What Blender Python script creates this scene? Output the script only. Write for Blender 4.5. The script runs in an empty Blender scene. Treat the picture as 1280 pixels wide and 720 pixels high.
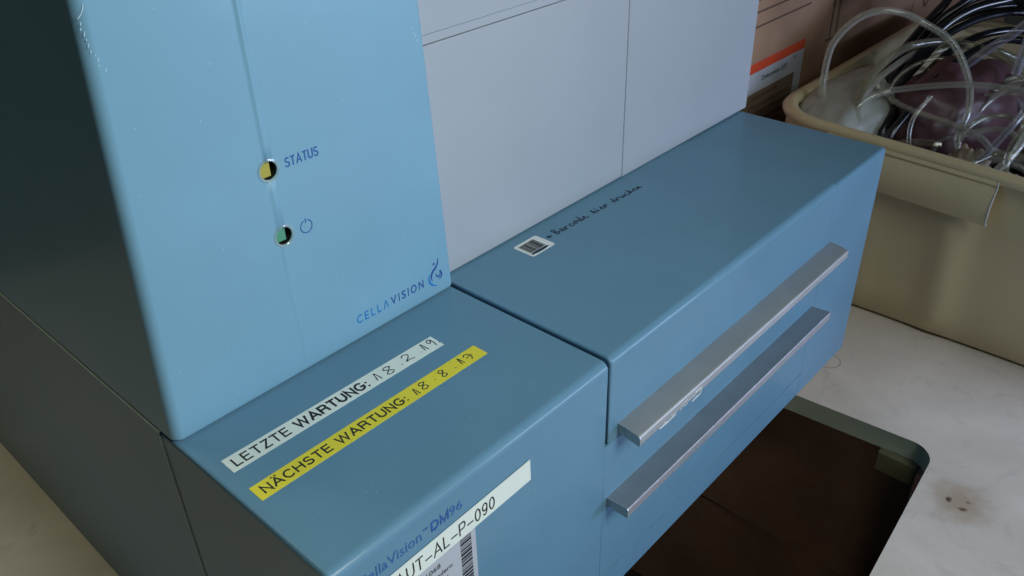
import bpy, bmesh, math, random
from mathutils import Vector, Matrix, noise
random.seed(7)
SC = bpy.context.scene
COL = SC.collection

# ---------------------------------------------------------------- camera
cam_d = bpy.data.cameras.new('camera'); cam = bpy.data.objects.new('camera', cam_d); COL.objects.link(cam)
cam_d.sensor_width = 36.0; cam_d.lens = 30.15; cam_d.clip_start = 0.02; cam_d.clip_end = 60
cam.matrix_world = Matrix(((0.67051462, 0.41186236, -0.61707337, -0.43498912),
                           (-0.74144907, 0.34313397, -0.57663884, -0.30589422),
                           (-0.025757, 0.84417325, 0.53545131, 0.40478773),
                           (0, 0, 0, 1)))
SC.camera = cam

# ---------------------------------------------------------------- light
w = bpy.data.worlds.new('World'); SC.world = w; w.use_nodes = True
w.node_tree.nodes['Background'].inputs[0].default_value = (0.66, 0.74, 0.70, 1)
w.node_tree.nodes['Background'].inputs[1].default_value = 0.015

def area(name, loc, target, sx, sy, power, color, spread=180):
    l = bpy.data.lights.new(name, 'AREA'); l.shape = 'RECTANGLE'; l.size = sx; l.size_y = sy
    l.energy = power; l.color = color; l.spread = math.radians(spread)
    o = bpy.data.objects.new(name, l); COL.objects.link(o); o.location = loc
    d = Vector(target) - Vector(loc)
    o.rotation_euler = d.to_track_quat('-Z', 'Y').to_euler()
    return o
area('window_light', (0.02, -1.18, 1.05), (-0.22, 0.1, 0.12), 0.55, 0.7, 5.0, (0.88, 0.97, 0.90), 84)
area('far_window_light', (0.75, -1.9, 0.42), (0.1, 0.1, 0.1), 0.8, 0.5, 3.3, (0.88, 0.94, 1.0))
area('low_fill_light', (0.95, -1.15, 0.02), (0.6, -0.1, -0.35), 0.7, 0.26, 9.5, (0.54, 0.66, 1.0))  # added bluish fill for the fronts and the desk, no real window
area('floor_bounce_light', (-0.6, -1.1, -0.7), (0.5, 0.0, -0.65), 0.6, 0.4, 1.1, (1.0, 0.88, 0.76))  # added lamp that brightens the cut-out, in place of light off the floor
area('overhead_fill_light', (-0.50, 1.3, 2.2), (-0.45, 0.6, -0.3), 0.4, 1.2, 8, (1.0, 0.98, 0.66))  # added greenish fill for the desk at left and the tops, no real fixture
SC.view_settings.view_transform = 'Standard'; SC.view_settings.look = 'None'
SC.view_settings.exposure = 0.0; SC.view_settings.gamma = 1.0

# ---------------------------------------------------------------- materials
def mat(name, base, rough=0.5, metal=0.0, var=0.0, vscale=6.0, bump=0.0, bscale=300.0, bdist=0.0004, coat=0.0,
        trans=0.0, ior=1.45, spec=0.5, var_col=None, rvar=0.0, alpha=1.0, sss=0.0, aniso=None):
    m = bpy.data.materials.new(name); m.use_nodes = True
    nt = m.node_tree; N = nt.nodes; L = nt.links; b = N['Principled BSDF']
    b.inputs['Roughness'].default_value = rough; b.inputs['Metallic'].default_value = metal
    b.inputs['IOR'].default_value = ior; b.inputs['Coat Weight'].default_value = coat
    b.inputs['Coat Roughness'].default_value = 0.13
    b.inputs['Transmission Weight'].default_value = trans
    b.inputs['Specular IOR Level'].default_value = spec
    b.inputs['Alpha'].default_value = alpha
    b.inputs['Base Color'].default_value = (*base, 1)
    tc = N.new('ShaderNodeTexCoord')
    if var or var_col:
        n = N.new('ShaderNodeTexNoise'); n.inputs['Scale'].default_value = vscale; n.inputs['Detail'].default_value = 6
        n.inputs['Roughness'].default_value = 0.62
        L.new(tc.outputs['Object'], n.inputs['Vector'])
        r = N.new('ShaderNodeValToRGB'); r.color_ramp.elements[0].position = 0.32; r.color_ramp.elements[1].position = 0.7
        c2 = var_col or tuple(c * (1 - var) for c in base)
        r.color_ramp.elements[0].color = (*c2, 1); r.color_ramp.elements[1].color = (*base, 1)
        L.new(n.outputs['Fac'], r.inputs['Fac']); L.new(r.outputs['Color'], b.inputs['Base Color'])
        if rvar:
            mr = N.new('ShaderNodeMapRange'); mr.inputs['To Min'].default_value = rough - rvar; mr.inputs['To Max'].default_value = rough + rvar
            L.new(n.outputs['Fac'], mr.inputs['Value']); L.new(mr.outputs['Result'], b.inputs['Roughness'])
    if bump:
        n2 = N.new('ShaderNodeTexNoise'); n2.inputs['Scale'].default_value = bscale; n2.inputs['Detail'].default_value = 3
        mp = N.new('ShaderNodeMapping')
        if aniso: mp.inputs['Scale'].default_value = aniso
        L.new(tc.outputs['Object'], mp.inputs['Vector']); L.new(mp.outputs['Vector'], n2.inputs['Vector'])
        bp = N.new('ShaderNodeBump'); bp.inputs['Strength'].default_value = bump; bp.inputs['Distance'].default_value = bdist
        L.new(n2.outputs['Fac'], bp.inputs['Height']); L.new(bp.outputs['Normal'], b.inputs['Normal'])
    return m

def speckle(m, amount=0.03, scale=900, col=(0.75, 0.8, 0.8)):
    """tiny dust specks mixed over the base colour"""
    nt = m.node_tree; N = nt.nodes; L = nt.links; b = N['Principled BSDF']
    tc = N.new('ShaderNodeTexCoord'); v = N.new('ShaderNodeTexVoronoi'); v.inputs['Scale'].default_value = scale
    L.new(tc.outputs['Object'], v.inputs['Vector'])
    lt = N.new('ShaderNodeMath'); lt.operation = 'LESS_THAN'; lt.inputs[1].default_value = 0.16
    L.new(v.outputs['Distance'], lt.inputs[0])
    sep = N.new('ShaderNodeSeparateColor'); L.new(v.outputs['Color'], sep.inputs['Color'])
    g = N.new('ShaderNodeMath'); g.operation = 'LESS_THAN'; g.inputs[1].default_value = amount
    L.new(sep.outputs['Red'], g.inputs[0])
    mu = N.new('ShaderNodeMath'); mu.operation = 'MULTIPLY'; L.new(lt.outputs[0], mu.inputs[0]); L.new(g.outputs[0], mu.inputs[1])
    mu2 = N.new('ShaderNodeMath'); mu2.operation = 'MULTIPLY'; mu2.inputs[1].default_value = 0.45; L.new(mu.outputs[0], mu2.inputs[0])
    mx = N.new('ShaderNodeMix'); mx.data_type = 'RGBA'; mx.inputs['B'].default_value = (*col, 1)
    L.new(mu2.outputs[0], mx.inputs['Factor'])
    src = b.inputs['Base Color'].links
    if src: L.new(src[0].from_socket, mx.inputs['A'])
    else: mx.inputs['A'].default_value = b.inputs['Base Color'].default_value
    L.new(mx.outputs['Result'], b.inputs['Base Color'])

M = {}
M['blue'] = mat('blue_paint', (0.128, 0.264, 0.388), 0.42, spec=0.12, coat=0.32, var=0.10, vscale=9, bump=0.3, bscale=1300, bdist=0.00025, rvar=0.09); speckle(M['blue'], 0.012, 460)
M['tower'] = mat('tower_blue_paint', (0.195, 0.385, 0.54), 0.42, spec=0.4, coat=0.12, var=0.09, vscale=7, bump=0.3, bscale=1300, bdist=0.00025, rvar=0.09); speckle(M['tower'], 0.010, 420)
M['white'] = mat('pale_grey_paint', (0.37, 0.41, 0.47), 0.45, spec=0.35, var=0.07, vscale=6, bump=0.3, bscale=1500, bdist=0.0002); speckle(M['white'], 0.006, 420, (0.15, 0.17, 0.2))
M['dark'] = mat('dark_gap', (0.025, 0.05, 0.06), 0.6)
M['alu'] = mat('anodised_aluminium', (0.46, 0.47, 0.49), 0.48, metal=0.85, var=0.12, vscale=30, bump=0.35, bscale=140, bdist=0.0004, aniso=(1, 40, 40), rvar=0.06)
M['alu_lit'] = mat('lit_anodised_aluminium', (0.47, 0.48, 0.49), 0.5, metal=0.68, var=0.10, vscale=30, bump=0.3, bscale=140, bdist=0.0004, aniso=(1, 40, 40), rvar=0.06)  # same aluminium as the other handle, its brighter lighting put into the colour
M['seam'] = mat('painted_seam_highlight', (0.62, 0.70, 0.66), 0.45)  # pale colour imitating the light along the side seams
M['alu2'] = mat('anodised_aluminium_end', (0.5, 0.53, 0.53), 0.4, metal=0.6, var=0.15, vscale=200)
M['black'] = mat('black_plastic', (0.010, 0.012, 0.012), 0.5)
M['scratch'] = mat('bare_scratch', (0.42, 0.60, 0.68), 0.4)
M['ink'] = mat('black_print', (0.012, 0.012, 0.014), 0.5)
M['pen'] = mat('ball_pen_ink', (0.01, 0.015, 0.03), 0.45)
M['marker'] = mat('marker_ink', (0.006, 0.018, 0.045), 0.4)
M['blueprint'] = mat('blue_print', (0.025, 0.10, 0.34), 0.45)
M['paleprint'] = mat('pale_blue_print', (0.035, 0.13, 0.36), 0.45)
M['cyanprint'] = mat('cyan_print', (0.02, 0.19, 0.50), 0.45)
M['navyprint'] = mat('navy_print', (0.02, 0.07, 0.28), 0.45)
M['tapew'] = mat('white_tape', (0.76, 0.82, 0.78), 0.4, var=0.05, vscale=40, bump=0.15, bscale=400)
M['tapey'] = mat('yellow_tape', (0.82, 0.70, 0.035), 0.4, var=0.08, vscale=40, bump=0.15, bscale=400)
M['labelg'] = mat('grey_label', (0.46, 0.49, 0.56), 0.35, var=0.06, vscale=30)
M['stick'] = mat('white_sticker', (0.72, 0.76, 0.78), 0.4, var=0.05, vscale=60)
M['yled'] = mat('yellow_lens', (0.42, 0.37, 0.06), 0.3, var=0.12, vscale=200)
M['yled2'] = mat('yellow_lens_edge', (0.75, 0.72, 0.35), 0.3)
M['gled'] = mat('green_lens', (0.09, 0.31, 0.21), 0.3, var=0.12, vscale=200)
M['gled2'] = mat('green_lens_edge', (0.45, 0.62, 0.35), 0.3)
M['clear'] = mat('clear_plastic_ring', (0.62, 0.78, 0.85), 0.12, trans=0.75, ior=1.45)
M['resid'] = mat('sticker_residue', (0.78, 0.78, 0.78), 0.6)
M['crate'] = mat('ivory_plastic', (0.74, 0.63, 0.40), 0.26, var=0.07, vscale=7, bump=0.25, bscale=60, bdist=0.0008, rvar=0.05)
M['cratein'] = M['crate']
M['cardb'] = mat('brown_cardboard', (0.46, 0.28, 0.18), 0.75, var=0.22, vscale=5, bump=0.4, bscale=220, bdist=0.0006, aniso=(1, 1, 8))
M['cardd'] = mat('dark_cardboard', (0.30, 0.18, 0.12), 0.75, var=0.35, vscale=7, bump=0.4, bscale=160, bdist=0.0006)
M['floor'] = mat('dark_floor', (0.06, 0.045, 0.035), 0.6, var=0.3, vscale=4)
M['tape_brown'] = mat('brown_print', (0.15, 0.09, 0.065), 0.6)
M['orange'] = mat('orange_red_print', (0.75, 0.09, 0.035), 0.45)
M['shiplabel'] = mat('label_paper', (0.55, 0.58, 0.66), 0.35, var=0.05, vscale=30)
M['pouch'] = mat('label_lower_print', (0.22, 0.165, 0.12), 0.4, var=0.2, vscale=20)
M['cable'] = mat('black_rubber', (0.012, 0.014, 0.018), 0.22, var=0.3, vscale=30, spec=0.9)
M['plum'] = mat('plum_plastic', (0.15, 0.075, 0.085), 0.38, var=0.35, vscale=9, bump=0.35, bscale=22, bdist=0.003)
M['bag'] = mat('white_plastic_bag', (0.50, 0.53, 0.50), 0.35, var=0.15, vscale=12, bump=0.4, bscale=25, bdist=0.004)
M['paper'] = mat('beige_paper', (0.45, 0.37, 0.29), 0.8, var=0.2, vscale=30, bump=0.5, bscale=60, bdist=0.002)
M['edge'] = mat('pale_green_edge_band', (0.40, 0.45, 0.36), 0.5, var=0.12, vscale=18)
M['bar'] = mat('olive_steel_bar', (0.16, 0.15, 0.08), 0.5, var=0.2, vscale=20)
M['pinkwood'] = mat('raw_chipboard', (0.26, 0.17, 0.14), 0.8, var=0.3, vscale=40)

def clear_tube(name, tint, rough):
    m = bpy.data.materials.new(name); m.use_nodes = True; nt = m.node_tree; N = nt.nodes; L = nt.links
    b = N['Principled BSDF']; b.inputs['Base Color'].default_value = (*tint, 1); b.inputs['Roughness'].default_value = rough
    b.inputs['Transmission Weight'].default_value = 0.0; b.inputs['Specular IOR Level'].default_value = 0.9; b.inputs['IOR'].default_value = 1.42
    tr = N.new('ShaderNodeBsdfTransparent'); tr.inputs[0].default_value = (0.93, 0.94, 0.9, 1)
    lw = N.new('ShaderNodeLayerWeight'); lw.inputs['Blend'].default_value = 0.22
    mr = N.new('ShaderNodeMapRange'); mr.inputs['To Min'].default_value = 0.08; mr.inputs['To Max'].default_value = 0.80
    L.new(lw.outputs['Facing'], mr.inputs['Value'])
    mx = N.new('ShaderNodeMixShader'); L.new(mr.outputs['Result'], mx.inputs[0]); L.new(tr.outputs[0], mx.inputs[1]); L.new(b.outputs[0], mx.inputs[2])
    gl = N.new('ShaderNodeBsdfGlossy'); gl.inputs['Roughness'].default_value = 0.07; gl.inputs['Color'].default_value = (1, 1, 1, 1)
    fr = N.new('ShaderNodeMapRange'); fr.inputs['From Min'].default_value = 0.2; fr.inputs['To Min'].default_value = 0.05; fr.inputs['To Max'].default_value = 0.30; L.new(lw.outputs['Facing'], fr.inputs['Value'])
    m2 = N.new('ShaderNodeMixShader'); L.new(fr.outputs[0], m2.inputs[0]); L.new(mx.outputs[0], m2.inputs[1]); L.new(gl.outputs[0], m2.inputs[2])
    L.new(m2.outputs[0], N['Material Output'].inputs['Surface'])
    return m
M['tube'] = clear_tube('clear_tube_plastic', (0.85, 0.85, 0.80), 0.05)
M['tubeo'] = clear_tube('yellowed_tube_plastic', (0.42, 0.40, 0.29), 0.12)
M['tubeb'] = clear_tube('bluish_tube_plastic', (0.50, 0.52, 0.68), 0.08)

def table_material():
    m = bpy.data.materials.new('worn_white_laminate'); m.use_nodes = True; nt = m.node_tree; N = nt.nodes; L = nt.links
    b = N['Principled BSDF']; b.inputs['Roughness'].default_value = 0.42
    tc = N.new('ShaderNodeTexCoord')
    def ramp(src, stops):
        r = N.new('ShaderNodeValToRGB'); r.color_ramp.elements[0].position = stops[0][0]; r.color_ramp.elements[1].position = stops[1][0]
        r.color_ramp.elements[0].color = (*stops[0][1], 1); r.color_ramp.elements[1].color = (*stops[1][1], 1)
        L.new(src, r.inputs['Fac']); return r.outputs['Color']
    def nz(scale, det, rough=.6, dist=0.0):
        n = N.new('ShaderNodeTexNoise'); n.inputs['Scale'].default_value = scale; n.inputs['Detail'].default_value = det
        n.inputs['Roughness'].default_value = rough; n.inputs['Distortion'].default_value = dist
        L.new(tc.outputs['Object'], n.inputs['Vector']); return n.outputs['Fac']
    base = ramp(nz(4.5, 7, .6, .4), [(0.3, (0.58, 0.51, 0.44)), (0.68, (0.83, 0.745, 0.665))])
    def mix(a, col, fac, mode='MIX'):
        x = N.new('ShaderNodeMix'); x.data_type = 'RGBA'; x.blend_type = mode; L.new(a, x.inputs['A']); x.inputs['B'].default_value = (*col, 1)
        L.new(fac, x.inputs['Factor']); return x.outputs['Result']
    # faint grey smudges and rubbed scratches
    s1 = ramp(nz(14, 5, .7, 1.6), [(0.56, (0, 0, 0)), (0.74, (0.34,) * 3)])
    c = mix(base, (0.30, 0.27, 0.25), s1)
    # small dark specks
    v = N.new('ShaderNodeTexVoronoi'); v.inputs['Scale'].default_value = 38; L.new(tc.outputs['Object'], v.inputs['Vector'])
    sp = ramp(v.outputs['Distance'], [(0.035, (0.8,) * 3), (0.06, (0, 0, 0))])
    sep = N.new('ShaderNodeSeparateColor'); L.new(v.outputs['Color'], sep.inputs['Color'])
    lt = N.new('ShaderNodeMath'); lt.operation = 'LESS_THAN'; lt.inputs[1].default_value = 0.16; L.new(sep.outputs['Red'], lt.inputs[0])
    mu = N.new('ShaderNodeMath'); mu.operation = 'MULTIPLY'; L.new(sp, mu.inputs[0]); L.new(lt.outputs[0], mu.inputs[1])
    c = mix(c, (0.10, 0.07, 0.06), mu.outputs[0])
    # spot stains at fixed places on the board
    def dist(p, sx=1.0, sy=1.0, warp=0.0):
        mp = N.new('ShaderNodeVectorMath'); mp.operation = 'SUBTRACT'; mp.inputs[1].default_value = p; L.new(tc.outputs['Object'], mp.inputs[0])
        out = mp.outputs[0]
        if warp:
            nn = N.new('ShaderNodeTexNoise'); nn.inputs['Scale'].default_value = 60; nn.inputs['Detail'].default_value = 3; L.new(tc.outputs['Object'], nn.inputs['Vector'])
            sb = N.new('ShaderNodeVectorMath'); sb.operation = 'SUBTRACT'; sb.inputs[1].default_value = (.5, .5, .5); L.new(nn.outputs['Color'], sb.inputs[0])
            sc_ = N.new('ShaderNodeVectorMath'); sc_.operation = 'SCALE'; sc_.inputs['Scale'].default_value = warp; L.new(sb.outputs[0], sc_.inputs[0])
            ad = N.new('ShaderNodeVectorMath'); ad.operation = 'ADD'; L.new(out, ad.inputs[0]); L.new(sc_.outputs[0], ad.inputs[1]); out = ad.outputs[0]
        ml = N.new('ShaderNodeVectorMath'); ml.operation = 'MULTIPLY'; ml.inputs[1].default_value = (sx, sy, 0); L.new(out, ml.inputs[0])
        ln = N.new('ShaderNodeVectorMath'); ln.operation = 'LENGTH'; L.new(ml.outputs[0], ln.inputs[0]); return ln.outputs['Value']
    def spot(c, p, r0, r1, col, k, sx=1, sy=1, warp=0.01):
        d = dist(p, sx, sy, warp)
        mr = N.new('ShaderNodeMapRange'); mr.inputs['From Min'].default_value = r0; mr.inputs['From Max'].default_value = r1
        mr.inputs['To Min'].default_value = k; mr.inputs['To Max'].default_value = 0; mr.clamp = True; mr.interpolation_type = 'SMOOTHSTEP'
        L.new(d, mr.inputs['Value']); return mix(c, col, mr.outputs['Result'])
    c = spot(c, (0.448, -0.200, 0), 0.004, 0.050, (0.40, 0.27, 0.17), 0.70, 1, 1, 0.035)
    c = spot(c, (0.445, -0.1885, 0), 0.0015, 0.006, (0.10, 0.055, 0.04), 0.95, 1, 1.3, 0.008)
    c = spot(c, (0.4385, -0.2055, 0), 0.001, 0.006, (0.12, 0.06, 0.045), 0.9, 1, 1, 0.010)
    c = spot(c, (0.4535, -0.2075, 0), 0.001, 0.005, (0.20, 0.12, 0.09), 0.7, 1.5, 1, 0.012)
    # ring left by a cup or a foot
    d = dist((0.6095, 0.040, 0), 1, 1, 0.001)
    sb = N.new('ShaderNodeMath'); sb.operation = 'SUBTRACT'; sb.inputs[1].default_value = 0.0175; L.new(d, sb.inputs[0])
    ab = N.new('ShaderNodeMath'); ab.operation = 'ABSOLUTE'; L.new(sb.outputs[0], ab.inputs[0])
    mr = N.new('ShaderNodeMapRange'); mr.inputs['From Max'].default_value = 0.0016; mr.inputs['To Min'].default_value = 0.8; mr.inputs['To Max'].default_value = 0; mr.clamp = True
    L.new(ab.outputs[0], mr.inputs['Value']); c = mix(c, (0.28, 0.23, 0.18), mr.outputs['Result'])
    L.new(c, b.inputs['Base Color'])
    n2 = N.new('ShaderNodeTexNoise'); n2.inputs['Scale'].default_value = 260; L.new(tc.outputs['Object'], n2.inputs['Vector'])
    bpn = N.new('ShaderNodeBump'); bpn.inputs['Strength'].default_value = 0.25; bpn.inputs['Distance'].default_value = 0.0003
    L.new(n2.outputs['Fac'], bpn.inputs['Height']); L.new(bpn.outputs['Normal'], b.inputs['Normal'])
    return m
M['table'] = table_material()

# ---------------------------------------------------------------- helpers
def link(name, bm, m, parent=None, smooth=True, angle=40, **props):
    me = bpy.data.meshes.new(name); bm.normal_update(); bm.to_mesh(me); bm.free()
    me.materials.append(m) if not isinstance(m, (list, tuple)) else [me.materials.append(q) for q in m]
    o = bpy.data.objects.new(name, me); COL.objects.link(o)
    if smooth:
        me.polygons.foreach_set('use_smooth', [True] * len(me.polygons))
        me.set_sharp_from_angle(angle=math.radians(angle))
        if angle < 46:
            wn = o.modifiers.new('weighted_normals', 'WEIGHTED_NORMAL'); wn.keep_sharp = True; wn.weight = 100
    if parent: o.parent = parent
    for k, v in props.items(): o[k] = v
    return o
def thing(name, label, cat, loc=(0, 0, 0), group=None):
    o = bpy.data.objects.new(name, None); COL.objects.link(o); o.location = loc; o.empty_display_size = .05
    o['label'] = label; o['category'] = cat
    if group: o['group'] = group
    bpy.context.view_layer.update()
    return o
def boxbm(a, b, bev=0.0, seg=3, only=None):
    bm = bmesh.new(); bmesh.ops.create_cube(bm, size=1)
    a, b = Vector(a), Vector(b); c = (a + b) / 2; s = b - a
    for v in bm.verts: v.co = Vector((v.co.x * s.x, v.co.y * s.y, v.co.z * s.z)) + c
    if bev:
        ed = [e for e in bm.edges if (only is None or only(e))]
        bmesh.ops.bevel(bm, geom=ed, offset=bev, segments=seg, profile=0.5, affect='EDGES', clamp_overlap=True)
    return bm
def add_bm(dst, src):
    me = bpy.data.meshes.new('t'); src.to_mesh(me); src.free(); dst.from_mesh(me); bpy.data.meshes.remove(me)
def spline(pts, n=8):
    P = [Vector(p) for p in pts]; P = [P[0] * 2 - P[1]] + P + [P[-1] * 2 - P[-2]]
    out = []
    for i in range(1, len(P) - 2):
        for k in range(n):
            t = k / n; a, b, c, d = P[i - 1], P[i], P[i + 1], P[i + 2]
            out.append(0.5 * ((2 * b) + (c - a) * t + (2 * a - 5 * b + 4 * c - d) * t * t + (3 * b - a - 3 * c + d) * t ** 3))
    out.append(P[-2]); return out
def sweep(bm, pts, rad, sides=10, flat=None, cap=True):
    """tube through the points; rad is a number or one per point; flat = (normal, factor) squashes it along a normal"""
    up = None; rings = []
    n = len(pts)
    for i, p in enumerate(pts):
        t = (pts[min(i + 1, n - 1)] - pts[max(i - 1, 0)])
        if t.length < 1e-9: t = Vector((1, 0, 0))
        t.normalize()
        if up is None:
            up = t.orthogonal().normalized()
        up = (up - t * up.dot(t)); up = up.normalized() if up.length > 1e-6 else t.orthogonal().normalized()
        s = t.cross(up); r = rad if isinstance(rad, (int, float)) else rad[i]
        ring = []
        for k in range(sides):
            a = 2 * math.pi * k / sides; o = up * math.cos(a) * r + s * math.sin(a) * r
            if flat: nn = Vector(flat[0]); o = o - nn * o.dot(nn) * (1 - flat[1])
            ring.append(bm.verts.new(p + o))
        rings.append(ring)
    for a, b in zip(rings, rings[1:]):
        for k in range(sides): bm.faces.new((a[k], a[(k + 1) % sides], b[(k + 1) % sides], b[k]))
    if cap: bm.faces.new(rings[0][::-1]); bm.faces.new(rings[-1])
def prism(poly, axis, lo, hi):
    """closed prism: 2-D polygon extruded along an axis (0,1,2)"""
    bm = bmesh.new()
    def P(q, h):
        if axis == 0: return (h, q[0], q[1])
        if axis == 1: return (q[0], h, q[1])
        return (q[0], q[1], h)
    A = [bm.verts.new(P(q, lo)) for q in poly]; B = [bm.verts.new(P(q, hi)) for q in poly]
    bm.faces.new(A); bm.faces.new(B[::-1])
    for i in range(len(poly)):
        j = (i + 1) % len(poly); bm.faces.new((A[i], B[i], B[j], A[j]))
    bmesh.ops.recalc_face_normals(bm, faces=bm.faces); return bm
def boolean_cut(o, cutters):
    for c in cutters:
        md = o.modifiers.new('cut', 'BOOLEAN'); md.object = c; md.operation = 'DIFFERENCE'; md.solver = 'EXACT'
    bpy.context.view_layer.update()
    dg = bpy.context.evaluated_depsgraph_get(); me = bpy.data.meshes.new_from_object(o.evaluated_get(dg))
    o.modifiers.clear(); wn = o.modifiers.new('weighted_normals', 'WEIGHTED_NORMAL'); wn.keep_sharp = True; wn.weight = 100; old = o.data; o.data = me; bpy.data.meshes.remove(old)
    for c in cutters: bpy.data.objects.remove(c)
    me.polygons.foreach_set('use_smooth', [True] * len(me.polygons)); me.set_sharp_from_angle(angle=math.radians(40))

TOP = (Vector((1, 0, 0)), Vector((0, 1, 0)), Vector((0, 0, 1)))       # u, v, normal of a face
FRONT = (Vector((1, 0, 0)), Vector((0, 0, 1)), Vector((0, -1, 0)))
def text(name, body, origin, frame, width, height, m, parent, bold=0.0, shear=0.0, rot=0.0, spacing=1.0, ex=0.00008, lift=0.00035):
    cu = bpy.data.curves.new('t', 'FONT'); cu.body = body; cu.offset = bold; cu.space_character = spacing; cu.shear = shear
    cu.resolution_u = 3; cu.extrude = 0.01
    t = bpy.data.objects.new('t', cu); COL.objects.link(t); bpy.context.view_layer.update()
    me = bpy.data.meshes.new_from_object(t.evaluated_get(bpy.context.evaluated_depsgraph_get()))
    bpy.data.objects.remove(t); bpy.data.curves.remove(cu)
    xs = [v.co.x for v in me.vertices]; ys = [v.co.y for v in me.vertices]
    x0, x1, y0, y1 = min(xs), max(xs), min(ys), max(ys)
    u, v, n = frame; c, s = math.cos(rot), math.sin(rot); o = Vector(origin)
    for q in me.vertices:
        a = (q.co.x - x0) / (x1 - x0) * width; b = (q.co.y - y0) / (y1 - y0) * height; h = q.co.z / 0.01 * ex
        q.co = o + u * (a * c - b * s) + v * (a * s + b * c) + n * (h + lift)
    me.name = name; me.materials.clear(); me.materials.append(m)
    ob = bpy.data.objects.new(name, me); COL.objects.link(ob); ob.parent = parent
    return ob

def _arc(cx, cy, rx, ry, a0, a1, n=14):
    return [(cx + rx * math.cos(math.radians(a0 + (a1 - a0) * i / n)), cy + ry * math.sin(math.radians(a0 + (a1 - a0) * i / n))) for i in range(n + 1)]
# plain grotesque capitals as centre lines: (advance width, strokes), cap height 1
SANS = {
 'L': (.60, [[(.06, 1), (.06, .06), (.58, .06)]]), 'E': (.66, [[(.62, .94), (.06, .94), (.06, .06), (.64, .06)], [(.06, .51), (.58, .51)]]),
 'T': (.70, [[(0, .94), (.70, .94)], [(.35, .94), (.35, 0)]]), 'Z': (.66, [[(.04, .94), (.60, .94), (.06, .06), (.64, .06)]]),
 'W': (1.10, [[(.03, 1), (.29, .04), (.55, .96), (.81, .04), (1.07, 1)]]), 'A': (.80, [[(.03, 0), (.40, .97), (.77, 0)], [(.16, .33), (.64, .33)]]),
 'R': (.74, [[(.06, 0), (.06, .94), (.42, .94)] + _arc(.44, .71, .20, .23, 85, -85) + [(.06, .48)], [(.50, .48), (.63, .40), (.65, .15), (.70, 0)]]),
 'U': (.72, [[(.06, 1), (.06, .34)] + _arc(.36, .34, .30, .29, 180, 360) + [(.66, 1)]]), 'N': (.72, [[(.06, 0), (.06, .98), (.66, .02), (.66, 1)]]),
 'G': (.82, [_arc(.43, .5, .37, .45, 42, 325, 24) + [(.76, .46), (.46, .46)]]), 'C': (.78, [_arc(.42, .5, .36, .45, 40, 320, 24)]),
 'H': (.72, [[(.06, 1), (.06, 0)], [(.66, 1), (.66, 0)], [(.06, .52), (.66, .52)]]),
 'S': (.68, [_arc(.34, .72, .25, .23, 25, 180, 10) + _arc(.34, .72, .25, .20, 200, 255, 5) + _arc(.34, .28, .28, .24, 75, 0, 7) + _arc(.34, .28, .28, .23, -10, -165, 10)]),
 'D': (.76, [[(.36, .94), (.08, .94), (.08, .06), (.36, .06)] + _arc(.36, .5, .34, .44, -90, 90, 16)]), 'M': (.90, [[(.08, 0), (.08, .97), (.45, .10), (.82, .97), (.82, 0)]]),
 'P': (.68, [[(.06, 0), (.06, .94), (.40, .94)] + _arc(.42, .69, .21, .25, 85, -85) + [(.06, .44)]]),
 '0': (.60, [_arc(.30, .5, .24, .45, 90, 450, 28)]), '9': (.60, [_arc(.30, .66, .23, .29, 0, 360, 20), [(.53, .66), (.50, .34), (.42, .13), (.28, .05), (.10, .16)]]),
 ':': (.20, [[(.10, 0), (.10, .14)], [(.10, .52), (.10, .66)]]), '-': (.66, [[(.02, .36), (.64, .36)]]), ' ': (.30, []),
 '"': (.80, [[(.24, 1.10), (.24, 1.24)], [(.56, 1.10), (.56, 1.24)]]),
}
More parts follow.
